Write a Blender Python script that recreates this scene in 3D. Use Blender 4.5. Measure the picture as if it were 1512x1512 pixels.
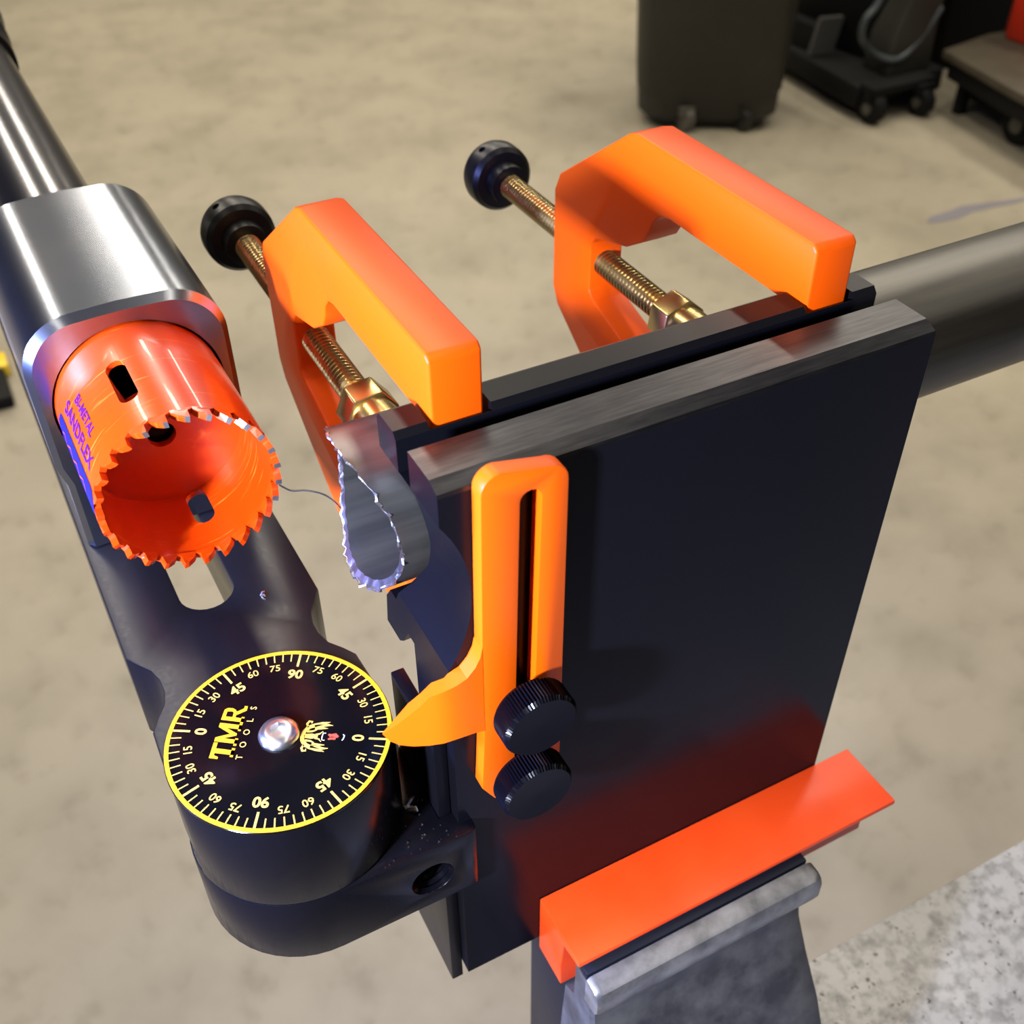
import bpy, bmesh, math, random
from mathutils import Vector, Matrix
random.seed(7)
for o in list(bpy.data.objects): bpy.data.objects.remove(o)
scn = bpy.context.scene
COL = scn.collection
PI = math.pi
# ------------------------------------------------------------------ units
# modelling unit u: dial scale radius = 1 u = 30 mm; origin = centre of the dial, 34 u above the floor
S = 0.03
OZ = 34.0
def W(p): return Vector((p[0]*S, p[1]*S, (p[2]+OZ)*S))
# ------------------------------------------------------------------ camera
cam = bpy.data.cameras.new('camera'); camo = bpy.data.objects.new('camera', cam); COL.objects.link(camo)
right = Vector((0.88584085, -0.46393726, -0.00694293)); down = Vector((-0.30614392, -0.57317558, -0.76009582)); fwd = Vector((0.34865725, 0.67544946, -0.64977392))
m = Matrix((( right.x, -down.x, -fwd.x), (right.y, -down.y, -fwd.y), (right.z, -down.z, -fwd.z))).to_4x4()
m.translation = W((-1.01153, -6.69086, 8.19105))
camo.matrix_world = m
cam.sensor_width = 36.0; cam.lens = 36.0*1626.06/1512.0; cam.clip_start = 0.01; cam.clip_end = 60
cam.dof.use_dof = True; cam.dof.focus_distance = 10.3*S; cam.dof.aperture_fstop = 20
scn.camera = camo
# ------------------------------------------------------------------ world, lights, exposure
wd = bpy.data.worlds.new('shop_air'); scn.world = wd; wd.use_nodes = True
wd.node_tree.nodes['Background'].inputs[0].default_value = (1.0, 0.93, 0.82, 1)
wd.node_tree.nodes['Background'].inputs[1].default_value = 0.05
scn.view_settings.view_transform = 'Standard'; scn.view_settings.look = 'None'
scn.view_settings.gamma = 1; scn.view_settings.use_curve_mapping = False
scn.view_settings.exposure = 0.0
def area(name, loc, tgt, sx, sy, power, col):
    l = bpy.data.lights.new(name, 'AREA'); l.shape = 'RECTANGLE'; l.size = sx; l.size_y = sy; l.energy = power; l.color = col
    o = bpy.data.objects.new(name, l); COL.objects.link(o)
    o.location = W(loc); d = W(tgt)-W(loc); o.rotation_euler = d.to_track_quat('-Z', 'Y').to_euler()
    return o
def strip(name, loc, sx, sy, power, col):   # ceiling tube fitting shining straight down
    l = bpy.data.lights.new(name, 'AREA'); l.shape = 'RECTANGLE'; l.size = sx; l.size_y = sy; l.energy = power; l.color = col
    o = bpy.data.objects.new(name, l); COL.objects.link(o); o.location = W(loc); return o
WARM = (1.0, 0.90, 0.76)
for lx in (-22, 24, 75, 125):
    for ly in (-20, 62, 150):
        strip('ceiling_tube_light', (lx, ly, 62), 0.16, 2.4, 9 if ly < 0 else 37, WARM)
area('work_lamp', (-9.6, -6.0, 5.6), (1.2, 0.4, 1.2), 0.035, 0.035, 9.5, (0.72, 0.78, 1.0))
area('work_lamp', (-11.0, 1.6, 5.0), (0.5, 2.0, 1.5), 0.06, 0.06, 10.0, (0.24, 0.32, 1.0))

# ------------------------------------------------------------------ materials
MATS = {}
def nt(name):
    m = bpy.data.materials.new(name); m.use_nodes = True; MATS[name] = m
    return m, m.node_tree.nodes, m.node_tree.links, m.node_tree.nodes['Principled BSDF']
def mat(name, col, rough=0.5, metal=0.0, coat=0.0, spec=0.5, noise=None, bump=None, col2=None, rvar=0.0, stretch=(1, 1, 1), coat_rough=0.08):
    m, N, L, b = nt(name)
    b.inputs['Base Color'].default_value = (*col, 1); b.inputs['Roughness'].default_value = rough
    b.inputs['Metallic'].default_value = metal; b.inputs['Coat Weight'].default_value = coat; b.inputs['Coat Roughness'].default_value = coat_rough
    b.inputs['Specular IOR Level'].default_value = spec
    if noise or bump:
        tc = N.new('ShaderNodeTexCoord'); mp = N.new('ShaderNodeMapping'); mp.inputs['Scale'].default_value = stretch
        L.new(tc.outputs['Object'], mp.inputs['Vector'])
        nz = N.new('ShaderNodeTexNoise'); nz.inputs['Scale'].default_value = noise or 200; nz.inputs['Detail'].default_value = 6; nz.inputs['Roughness'].default_value = 0.6
        L.new(mp.outputs[0], nz.inputs['Vector'])
        if col2:
            r = N.new('ShaderNodeValToRGB'); r.color_ramp.elements[0].position = 0.38; r.color_ramp.elements[1].position = 0.66
            r.color_ramp.elements[0].color = (*col, 1); r.color_ramp.elements[1].color = (*col2, 1)
            L.new(nz.outputs['Fac'], r.inputs[0]); L.new(r.outputs[0], b.inputs['Base Color'])
        if rvar:
            mr = N.new('ShaderNodeMapRange'); mr.inputs[1].default_value = 0.3; mr.inputs[2].default_value = 0.7
            mr.inputs[3].default_value = max(0.02, rough-rvar); mr.inputs[4].default_value = rough+rvar
            L.new(nz.outputs['Fac'], mr.inputs[0]); L.new(mr.outputs[0], b.inputs['Roughness'])
        if bump:
            bp = N.new('ShaderNodeBump'); bp.inputs['Strength'].default_value = bump; bp.inputs['Distance'].default_value = 0.0004
            L.new(nz.outputs['Fac'], bp.inputs['Height']); L.new(bp.outputs[0], b.inputs['Normal'])
    return m
mat('black_anodized', (0.0028, 0.0028, 0.0042), 0.32, spec=0.15, noise=900, rvar=0.02)
mat('black_plate', (0.0034, 0.0036, 0.0056), 0.22, spec=0.095, noise=300, rvar=0.03)
mat('arm_black', (0.0045, 0.0045, 0.0055), 0.33, spec=0.28, noise=700, rvar=0.05)
mat('brushed_black', (0.0028, 0.0028, 0.0046), 0.22, spec=0.32, noise=160, rvar=0.06, stretch=(14, 14, 1))
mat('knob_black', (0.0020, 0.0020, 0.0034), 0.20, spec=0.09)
mat('plastic_black', (0.006, 0.006, 0.0065), 0.36, spec=0.28)
mat('orange_powder', (0.76, 0.083, 0.0012), 0.38, spec=0.20, noise=500, bump=0.03)
mat('orange_pointer', (0.76, 0.100, 0.0012), 0.40, spec=0.25, noise=500, bump=0.03)
mat('flange_red_orange', (0.72, 0.050, 0.005), 0.36, coat=0.10, spec=0.35, noise=25, col2=(0.76, 0.066, 0.009), bump=0.04, coat_rough=0.2)
mat('steel_brushed', (0.28, 0.31, 0.36), 0.25, metal=1.0, noise=22, col2=(0.34, 0.36, 0.40))
mat('steel_bright', (0.72, 0.73, 0.75), 0.30, metal=1.0)
mat('steel_shaft', (0.27, 0.27, 0.285), 0.24, metal=1.0)
mat('tube_steel', (0.10, 0.098, 0.092), 0.38, metal=0.8, noise=60, col2=(0.15, 0.145, 0.13), rvar=0.06, stretch=(0.15, 2.5, 2.5))
mat('tube_cut', (0.55, 0.55, 0.58), 0.28, metal=1.0, noise=500, bump=0.6)
mat('zinc_gold', (0.58, 0.42, 0.17), 0.27, metal=1.0, noise=20, col2=(0.62, 0.50, 0.26))
mat('yellow_print', (0.72, 0.33, 0.012), 0.45, spec=0.2)
mat('pale_yellow_print', (0.62, 0.40, 0.075), 0.45, spec=0.2)
mat('white_print', (0.8, 0.8, 0.8), 0.45)
mat('red_print', (0.55, 0.06, 0.03), 0.45)
mat('dial_black', (0.002, 0.002, 0.0025), 0.14, spec=0.3, noise=40, rvar=0.03)
mat('violet_print', (0.055, 0.006, 0.13), 0.45, spec=0.1)
mat('blue_print', (0.008, 0.008, 0.22), 0.45, spec=0.1)
mat('vise_iron', (0.045, 0.045, 0.048), 0.42, metal=0.4, noise=60, col2=(0.125, 0.123, 0.12), rvar=0.08, bump=0.3)
mat('vise_worn', (0.18, 0.178, 0.17), 0.36, metal=0.8, noise=70, col2=(0.40, 0.39, 0.36), rvar=0.08, bump=0.2)
mat('tooth_steel', (0.42, 0.42, 0.44), 0.36, metal=1.0)
mat('vise_dark', (0.006, 0.007, 0.012), 0.40, spec=0.3, noise=120, bump=0.3)
mat('bin_plastic', (0.016, 0.016, 0.012), 0.55, noise=8, col2=(0.022, 0.021, 0.016))
mat('dark_plastic', (0.010, 0.010, 0.009), 0.5)
mat('grey_plastic', (0.055, 0.055, 0.052), 0.5)
mat('caster_grey', (0.10, 0.095, 0.08), 0.45, metal=0.3)
mat('rubber', (0.006, 0.006, 0.006), 0.7, spec=0.2)
mat('shelf_board', (0.05, 0.041, 0.026), 0.6, noise=12, col2=(0.07, 0.057, 0.036))
mat('red_paint', (0.55, 0.03, 0.01), 0.4)
mat('yellow_paint', (0.80, 0.55, 0.02), 0.4)
mat('blue_chalk', (0.19, 0.18, 0.20), 0.9)
mat('hose_blue', (0.04, 0.05, 0.055), 0.4)

# saw enamel: orange with pale circumferential scuffs
m, N, L, b = nt('saw_enamel')
tc = N.new('ShaderNodeTexCoord'); mp = N.new('ShaderNodeMapping'); mp.inputs['Scale'].default_value = (40, 700, 40); L.new(tc.outputs['Object'], mp.inputs[0])
nz = N.new('ShaderNodeTexNoise'); nz.inputs['Scale'].default_value = 1.0; nz.inputs['Detail'].default_value = 4; nz.inputs['Roughness'].default_value = 0.7; L.new(mp.outputs[0], nz.inputs[0])
r = N.new('ShaderNodeValToRGB'); r.color_ramp.elements[0].position = 0.60; r.color_ramp.elements[1].position = 0.70
r.color_ramp.elements[0].color = (0.54, 0.044, 0.001, 1); r.color_ramp.elements[1].color = (0.72, 0.17, 0.02, 1)
L.new(nz.outputs[0], r.inputs[0]); L.new(r.outputs[0], b.inputs['Base Color']); b.inputs['Roughness'].default_value = 0.28; b.inputs['Coat Weight'].default_value = 0.3

# brushed top edge of the black plate
m, N, L, b = nt('worn_edge')
tc = N.new('ShaderNodeTexCoord'); mp = N.new('ShaderNodeMapping'); mp.inputs['Scale'].default_value = (30, 300, 300); L.new(tc.outputs['Object'], mp.inputs[0])
nz = N.new('ShaderNodeTexNoise'); nz.inputs['Scale'].default_value = 3.0; nz.inputs['Detail'].default_value = 8; L.new(mp.outputs[0], nz.inputs[0])
r = N.new('ShaderNodeValToRGB'); r.color_ramp.elements[0].position = 0.35; r.color_ramp.elements[1].position = 0.75
r.color_ramp.elements[0].color = (0.030, 0.030, 0.032, 1); r.color_ramp.elements[1].color = (0.058, 0.058, 0.060, 1)
L.new(nz.outputs[0], r.inputs[0]); L.new(r.outputs[0], b.inputs['Base Color']); b.inputs['Metallic'].default_value = 0.9; b.inputs['Roughness'].default_value = 0.30

# concrete floor
m, N, L, b = nt('concrete')
tc = N.new('ShaderNodeTexCoord')
def noise(scale, det, dist=0.0):
    n = N.new('ShaderNodeTexNoise'); n.inputs['Scale'].default_value = scale; n.inputs['Detail'].default_value = det; n.inputs['Roughness'].default_value = 0.6; n.inputs['Distortion'].default_value = dist
    L.new(tc.outputs['Object'], n.inputs['Vector']); return n
n1 = noise(1.3, 4); n2 = noise(4.2, 5); n3 = noise(17, 5)
r1 = N.new('ShaderNodeValToRGB'); r1.color_ramp.elements[0].position = 0.3; r1.color_ramp.elements[1].position = 0.7
r1.color_ramp.elements[0].color = (0.285, 0.258, 0.193, 1); r1.color_ramp.elements[1].color = (0.368, 0.330, 0.245, 1); L.new(n1.outputs[0], r1.inputs[0])
r2 = N.new('ShaderNodeValToRGB'); r2.color_ramp.elements[0].position = 0.30; r2.color_ramp.elements[1].position = 0.55
r2.color_ramp.elements[0].color = (0.80, 0.80, 0.785, 1); r2.color_ramp.elements[1].color = (1, 1, 1, 1); L.new(n2.outputs[0], r2.inputs[0])
r3 = N.new('ShaderNodeValToRGB'); r3.color_ramp.elements[0].position = 0.28; r3.color_ramp.elements[1].position = 0.45
r3.color_ramp.elements[0].color = (0.82, 0.81, 0.79, 1); r3.color_ramp.elements[1].color = (1, 1, 1, 1); L.new(n3.outputs[0], r3.inputs[0])
mx = N.new('ShaderNodeMix'); mx.data_type = 'RGBA'; mx.blend_type = 'MULTIPLY'; mx.inputs[0].default_value = 1; L.new(r1.outputs[0], mx.inputs[6]); L.new(r2.outputs[0], mx.inputs[7])
mx2 = N.new('ShaderNodeMix'); mx2.data_type = 'RGBA'; mx2.blend_type = 'MULTIPLY'; mx2.inputs[0].default_value = 1; L.new(mx.outputs[2], mx2.inputs[6]); L.new(r3.outputs[0], mx2.inputs[7])
L.new(mx2.outputs[2], b.inputs['Base Color']); b.inputs['Roughness'].default_value = 0.5; b.inputs['Specular IOR Level'].default_value = 0.35

# scuffed steel bench top
m, N, L, b = nt('bench_steel')
tc = N.new('ShaderNodeTexCoord')
n1 = noise(150, 8); n2 = noise(260, 4); n3 = noise(14, 4)
r1 = N.new('ShaderNodeValToRGB'); r1.color_ramp.elements[0].position = 0.34; r1.color_ramp.elements[1].position = 0.56
r1.color_ramp.elements[0].color = (0.14, 0.142, 0.145, 1); r1.color_ramp.elements[1].color = (0.27, 0.273, 0.28, 1); L.new(n1.outputs[0], r1.inputs[0])
r2 = N.new('ShaderNodeValToRGB'); r2.color_ramp.elements[0].position = 0.30; r2.color_ramp.elements[1].position = 0.38
r2.color_ramp.elements[0].color = (0.12, 0.12, 0.12, 1); r2.color_ramp.elements[1].color = (1, 1, 1, 1); L.new(n2.outputs[0], r2.inputs[0])
r3 = N.new('ShaderNodeValToRGB'); r3.color_ramp.elements[0].position = 0.3; r3.color_ramp.elements[1].position = 0.6
r3.color_ramp.elements[0].color = (0.80, 0.80, 0.80, 1); r3.color_ramp.elements[1].color = (1, 1, 1, 1); L.new(n3.outputs[0], r3.inputs[0])
mx = N.new('ShaderNodeMix'); mx.data_type = 'RGBA'; mx.blend_type = 'MULTIPLY'; mx.inputs[0].default_value = 1; L.new(r1.outputs[0], mx.inputs[6]); L.new(r2.outputs[0], mx.inputs[7])
mx2 = N.new('ShaderNodeMix'); mx2.data_type = 'RGBA'; mx2.blend_type = 'MULTIPLY'; mx2.inputs[0].default_value = 1; L.new(mx.outputs[2], mx2.inputs[6]); L.new(r3.outputs[0], mx2.inputs[7])
L.new(mx2.outputs[2], b.inputs['Base Color']); b.inputs['Metallic'].default_value = 0.35; b.inputs['Roughness'].default_value = 0.42

# ------------------------------------------------------------------ mesh helpers (all coordinates in u)
ORG = {}
def tag(o, label=None, cat=None, group=None, kind=None):
    if label: o['label'] = label
    if cat: o['category'] = cat
    if group: o['group'] = group
    if kind: o['kind'] = kind
    return o
def root(name, label, cat, base, group=None):
    o = bpy.data.objects.new(name, None); o.empty_display_size = 0.01; COL.objects.link(o)
    o.location = W(base); ORG[o.name] = Vector(base); return tag(o, label, cat, group)
def build(name, vf, mtl, parent=None, ang=35, base=None, bevel=0.0, seg=2, mats=None, fmat=None):
    """vf = (verts, faces) in u; links one mesh object"""
    v, f = vf
    me = bpy.data.meshes.new(name)
    if parent is not None: org = ORG[parent.name]
    else:
        org = Vector(base) if base is not None else Vector(((min(p[0] for p in v)+max(p[0] for p in v))/2, (min(p[1] for p in v)+max(p[1] for p in v))/2, min(p[2] for p in v)))
    me.from_pydata([((p[0]-org[0]), (p[1]-org[1]), (p[2]-org[2])) for p in v], [], f)
    bm = bmesh.new(); bm.from_mesh(me)
    bmesh.ops.recalc_face_normals(bm, faces=bm.faces)
    if bevel > 0:
        es = [e for e in bm.edges if len(e.link_faces) == 2 and e.calc_face_angle(0) > 0.5]
        bmesh.ops.bevel(bm, geom=es, offset=bevel, segments=seg, profile=0.5, affect='EDGES', clamp_overlap=True)
    bmesh.ops.scale(bm, vec=(S, S, S), verts=bm.verts)
    bm.to_mesh(me); bm.free()
    me.polygons.foreach_set('use_smooth', [True]*len(me.polygons))
    me.set_sharp_from_angle(angle=math.radians(ang))
    me.materials.append(MATS[mtl])
    if mats:
        for q in mats: me.materials.append(MATS[q])
        for p in me.polygons: p.material_index = fmat(p)
    o = bpy.data.objects.new(name, me); COL.objects.link(o)
    if parent is not None:
        o.parent = parent; ORG[o.name] = org
    else:
        o.location = W(org); ORG[o.name] = org
    return o
def join(*vfs):
    V, F = [], []
    for v, f in vfs:
        k = len(V); V += list(v); F += [tuple(i+k for i in q) for q in f]
    return V, F
def prism(poly, axis, a, b):
    n = len(poly)
    def P(p, t): return (t, p[0], p[1]) if axis == 'x' else ((p[0], t, p[1]) if axis == 'y' else (p[0], p[1], t))
    V = [P(p, a) for p in poly]+[P(p, b) for p in poly]
    F = [tuple(range(n)), tuple(range(2*n-1, n-1, -1))]+[(i, (i+1) % n, n+(i+1) % n, n+i) for i in range(n)]
    return V, F
def box(x0, x1, y0, y1, z0, z1): return prism([(x0, y0), (x1, y0), (x1, y1), (x0, y1)], 'z', z0, z1)
def lathe(prof, axis, c, n=48, caps=True):
    """prof = [(r, t)...] along the axis through point c"""
    V, F = [], []
    for r, t in prof:
        for k in range(n):
            a = 2*PI*k/n; u, w = r*math.cos(a), r*math.sin(a)
            V.append((c[0]+u, c[1]+t, c[2]+w) if axis == 'y' else ((c[0]+u, c[1]+w, c[2]+t) if axis == 'z' else (c[0]+t, c[1]+u, c[2]+w)))
    for j in range(len(prof)-1):
        for k in range(n):
            F.append((j*n+k, j*n+(k+1) % n, (j+1)*n+(k+1) % n, (j+1)*n+k))
    if caps:
        F.append(tuple(range(n))); F.append(tuple(range((len(prof)-1)*n, len(prof)*n))[::-1])
    return V, F
def ringlathe(prof, axis, c, n=48):     # closed profile (torus-like solid)
    V, F = lathe(prof, axis, c, n, False); m_ = len(prof)
    for k in range(n): F.append(((m_-1)*n+k, (m_-1)*n+(k+1) % n, (k+1) % n, k))
    return V, F
def sweep(pts, r, n=8, closed=False):
    pts = [Vector(p) for p in pts]; V, F = [], []
    rr = r if isinstance(r, (list, tuple)) else [r]*len(pts)
    up = Vector((0.13, 0.27, 1)).normalized()
    for i, p in enumerate(pts):
        t = (pts[min(i+1, len(pts)-1)]-pts[max(i-1, 0)]).normalized()
        a = t.cross(up).normalized(); bb = a.cross(t)
        for k in range(n):
            q = p+(a*math.cos(2*PI*k/n)+bb*math.sin(2*PI*k/n))*rr[i]; V.append(tuple(q))
    for i in range(len(pts)-1):
        for k in range(n): F.append((i*n+k, i*n+(k+1) % n, (i+1)*n+(k+1) % n, (i+1)*n+k))
    F.append(tuple(range(n))); F.append(tuple(range((len(pts)-1)*n, len(pts)*n)))
    return V, F
def loft(rings):
    n = len(rings[0]); V = [p for r_ in rings for p in r_]; F = []
    for j in range(len(rings)-1):
        for k in range(n): F.append((j*n+k, j*n+(k+1) % n, (j+1)*n+(k+1) % n, (j+1)*n+k))
    F.append(tuple(range(n))); F.append(tuple(range((len(rings)-1)*n, len(rings)*n)))
    return V, F
def rrect(x0, x1, y0, y1, r, n=6):
    out = []
    for cx, cy, a0 in ((x1-r, y0+r, -90), (x1-r, y1-r, 0), (x0+r, y1-r, 90), (x0+r, y0+r, 180)):
        for k in range(n+1):
            a = math.radians(a0+90*k/n); out.append((cx+r*math.cos(a), cy+r*math.sin(a)))
    return out
def tmpobj(vf):
    me = bpy.data.meshes.new('tmp'); me.from_pydata([tuple(p) for p in vf[0]], [], vf[1])
    bm = bmesh.new(); bm.from_mesh(me); bmesh.ops.recalc_face_normals(bm, faces=bm.faces); bm.to_mesh(me); bm.free()
    o = bpy.data.objects.new('tmp', me); COL.objects.link(o); return o
def cut(vf, cutters):
    a = tmpobj(vf); cs = [tmpobj(c) for c in cutters]
    for c in cs:
        md = a.modifiers.new('b', 'BOOLEAN'); md.operation = 'DIFFERENCE'; md.object = c; md.solver = 'EXACT'
    dg = bpy.context.evaluated_depsgraph_get(); dg.update()
    me = bpy.data.meshes.new_from_object(a.evaluated_get(dg))
    out = ([tuple(v.co) for v in me.vertices], [tuple(p.vertices) for p in me.polygons])
    for o in [a]+cs:
        d = o.data; bpy.data.objects.remove(o); bpy.data.meshes.remove(d)
    bpy.data.meshes.remove(me)
    return out
def textvf(s, size, bold=0.0, depth=0.004, sx=1.0, shear=0.0, space=1.0):
    """flat lettering centred on the origin in the xy plane, slightly raised"""
    cu = bpy.data.curves.new('t', 'FONT'); cu.body = s; cu.size = size*20; cu.offset = bold*20; cu.extrude = 0; cu.align_x = 'CENTER'; cu.align_y = 'CENTER'
    cu.resolution_u = 3; cu.shear = shear; cu.space_character = space
    o = bpy.data.objects.new('t', cu); COL.objects.link(o)
    dg = bpy.context.evaluated_depsgraph_get(); dg.update()
    me = bpy.data.meshes.new_from_object(o.evaluated_get(dg))
    V = [(v.co.x/20, v.co.y/20, v.co.z) for v in me.vertices]
    x0 = (min(v[0] for v in V)+max(v[0] for v in V))/2; y0 = (min(v[1] for v in V)+max(v[1] for v in V))/2
    V = [((v[0]-x0)*sx, v[1]-y0, depth) for v in V]
    F = [tuple(p.vertices) for p in me.polygons]
    bpy.data.objects.remove(o); bpy.data.curves.remove(cu); bpy.data.meshes.remove(me)
    return V, F
def flat(vf, zup=None): return vf
TILT = math.radians(1.0)
def rz(vf, a=TILT, c=(0, 0)):
    ca, sa = math.cos(a), math.sin(a)
    return [(c[0]+(p[0]-c[0])*ca-(p[1]-c[1])*sa, c[1]+(p[0]-c[0])*sa+(p[1]-c[1])*ca, p[2]) for p in vf[0]], vf[1]

# ================================================================== SETTING: floor
fl = build('floor', ([(-140, -80, -34), (260, -80, -34), (260, 300, -34), (-140, 300, -34)], [(0, 1, 2, 3)]), 'concrete', base=(0, 0, -34))
tag(fl, kind='structure')
mat('wall_paint', (0.10, 0.095, 0.085), 0.8, noise=3, col2=(0.12, 0.11, 0.10))
mat('ceiling_paint', (0.10, 0.095, 0.09), 0.9)
RX0, RX1, RY0, RY1, RZ1 = -140, 260, -80, 300, 68
for nm, v4 in (('wall_left', [(RX0, RY0, -34), (RX0, RY1, -34), (RX0, RY1, RZ1), (RX0, RY0, RZ1)]), ('wall_right', [(RX1, RY0, -34), (RX1, RY1, -34), (RX1, RY1, RZ1), (RX1, RY0, RZ1)]),
               ('wall_back', [(RX0, RY1, -34), (RX1, RY1, -34), (RX1, RY1, RZ1), (RX0, RY1, RZ1)]), ('wall_front', [(RX0, RY0, -34), (RX1, RY0, -34), (RX1, RY0, RZ1), (RX0, RY0, RZ1)])):
    tag(build(nm, (v4, [(0, 1, 2, 3)]), 'wall_paint'), kind='structure')
tag(build('ceiling', ([(RX0, RY0, RZ1), (RX1, RY0, RZ1), (RX1, RY1, RZ1), (RX0, RY1, RZ1)], [(0, 1, 2, 3)]), 'ceiling_paint'), kind='structure')

# ================================================================== NOTCHER BODY
body = root('tube_notcher', 'tall black tube notcher body with flat glossy plate gripped in the vise', 'tube notcher', (3.8, -0.5, -4.12))
XL, XR, YF = 1.355, 6.24, -0.906
ZV = 1.70
prof = [(YF, -4.12), (YF, 2.985), (-0.893, 3.02), (-0.765, 3.08), (-0.37, 3.08), (-0.37, 2.70), (-0.13, 2.70), (-0.13, 3.02), (-0.08, 3.08), (0.20, 3.08), (0.26, 3.02), (0.26, 2.49),
        (-0.10, 1.82), (-0.10, 1.58), (0.26, 0.93), (0.40, 0.93), (0.52, 0.76), (0.58, 0.36), (0.27, 0.36), (0.16, 0.46), (0.02, 0.69), (-0.12, 0.69), (-0.12, -4.12)]
CX1, CXW, CX2 = 1.69, 0.465, 5.45      # clamp positions
cutters = [lathe([(1.47, -3), (1.47, 3)], 'y', (0.13, 0, 1.90), 96)]
for cx in (CX1, CX2):
    cutters.append(box(cx-0.04, cx+CXW+0.06, -0.125, 2.0, 2.40, 3.6))
    cutters.append(box(cx-0.04, cx+CXW+0.06, -0.115, 2.0, -0.6, 1.02))
# slot gaps next to the clamps are part of the bar itself
vf = cut(prism(prof, 'x', XL, XR), cutters)
def top_or_not(p): return 1 if (p.normal.z > 0.3 and p.center.y < (-0.33+0.5)*S and p.center.z > 6.8*S) else (2 if (p.normal.y < -0.9) else 0)
build('extruded_plate', vf, 'black_anodized', body, ang=14, mats=['worn_edge', 'black_plate'], fmat=top_or_not)
# bar carrying the pivot, on the end of the plate
build('mounting_bar', box(1.215, XL-0.002, -0.745, 0.25, -4.46, 0.0), 'black_anodized', body, bevel=0.012)
# pivot base: rounded end under the dial
out = []
for k in range(0, 25): a = math.radians(90+180*k/24); out.append((1.045*math.cos(a), 1.045*math.sin(a)))
out = out+[(1.42, -1.045), (1.48, -1.03), (1.495, -0.97), (1.495, -0.75), (1.212, -0.75), (1.212, 0.55), (0.9, 1.045)]
hole = lathe([(0.225, -1.4), (0.225, -0.3)], 'y', (0.99, 0, -1.66), 32)
build('pivot_base', cut(prism(out, 'z', -2.10, -1.15), [hole]), 'brushed_black', body, ang=30, bevel=0.022)
pr = []
for k in range(9): pr += [(0.224, -1.03+0.075*k), (0.195, -1.03+0.075*k+0.037)]
build('threaded_hole', lathe(pr, 'y', (0.99, 0, -1.66), 32, False), 'knob_black', body, ang=60)
# orange angle bolted to the foot of the plate and gripped in the vise
ang_poly = [(YF-0.004, -3.27), (-1.79, -3.27), (-1.80, -3.34), (-1.46, -3.42), (-1.42, -3.95), (-1.44, -4.34), (YF-0.004, -4.34)]
build('clamping_angle', prism(ang_poly, 'x', 2.28, 6.76), 'flange_red_orange', body, bevel=0.018)
# ---- pointer: slotted orange gauge plate with a bent beak
TH = 0.16; YP = YF-0.006-TH       # front face of the pointer
def wing(x, z):                   # beak bends back towards the dial beyond the end of the plate
    if x > 1.28: return 0.0
    return (1.28-x)*0.55
beak = [(1.6, 0.34), (1.5, 0.365), (1.36, 0.38), (1.214, 0.35), (1.097, 0.316), (0.977, 0.303), (0.872, 0.318), (0.801, 0.37), (0.747, 0.467), (0.837, 0.568), (0.942, 0.695), (1.046, 0.835), (1.131, 0.971), (1.231, 1.036), (1.34, 1.08), (1.45, 1.12), (1.53, 1.21), (1.58, 1.31), (1.6, 1.41)]
stem_l, stem_r = 1.61, 2.385
outline = [(stem_r, -0.45), (stem_r, 2.93)]
for k in range(1, 7): a = math.radians(90*k/6); outline.append((stem_r-0.17+0.17*math.cos(a), 2.93+0.17*math.sin(a)))
for k in range(0, 7): a = math.radians(90+90*k/6); outline.append((1.63+0.17+0.17*math.cos(a), 3.02+0.17*math.sin(a)))
stem_poly = outline+[(1.60, 1.41), (1.595, 0.34), (1.55, -0.50), (1.68, -0.74), (2.20, -0.74)]
slot = []
for k in range(9): a = math.radians(180*k/8); slot.append((2.055+0.092*math.cos(a), 2.84+0.092*math.sin(a)))
for k in range(9): a = math.radians(180+180*k/8); slot.append((1.985+0.092*math.cos(a), -0.55+0.092*math.sin(a)))
stem_vf = cut(prism(stem_poly, 'y', YP, YP+TH), [prism(slot, 'y', YP-0.5, YP+TH+0.5)])
pt = build('pointer', stem_vf, 'orange_pointer', body, ang=30, bevel=0.014)
F3 = [Vector((x, YP+wing(x, z), z)) for x, z in beak]
B3 = []
for (x, z), p in zip(beak, F3):
    nrm = Vector((0, 1, 0)) if p.x > 1.28 else Vector((0.55, 1, 0)).normalized()
    th = TH if p.x > 0.90 else TH*max(0.15, (p.x-0.76)/0.14)
    B3.append(p+nrm*th)
nb = len(beak)
bv = [tuple(p) for p in F3]+[tuple(p) for p in B3]
bfc = []
# strip faces between lower and upper edges (front and back), tip is index 8
tipi = 8; lower = list(range(0, tipi+1)); upper = list(range(nb-1, tipi-1, -1))
i = j = 0
while i < len(lower)-1 or j < len(upper)-1:
    if j == len(upper)-1 or (i < len(lower)-1 and beak[lower[i+1]][0] > beak[upper[j+1]][0]):
        tri = (lower[i], lower[i+1], upper[j]); i += 1
    else:
        tri = (lower[i], upper[j+1], upper[j]); j += 1
    if len(set(tri)) == 3:
        bfc.append(tri); bfc.append(tuple(q+nb for q in tri[::-1]))
for k in range(nb): bfc.append((k, (k+1) % nb, nb+(k+1) % nb, nb+k))
build('beak', (bv, bfc), 'orange_pointer', pt, ang=25)
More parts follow.
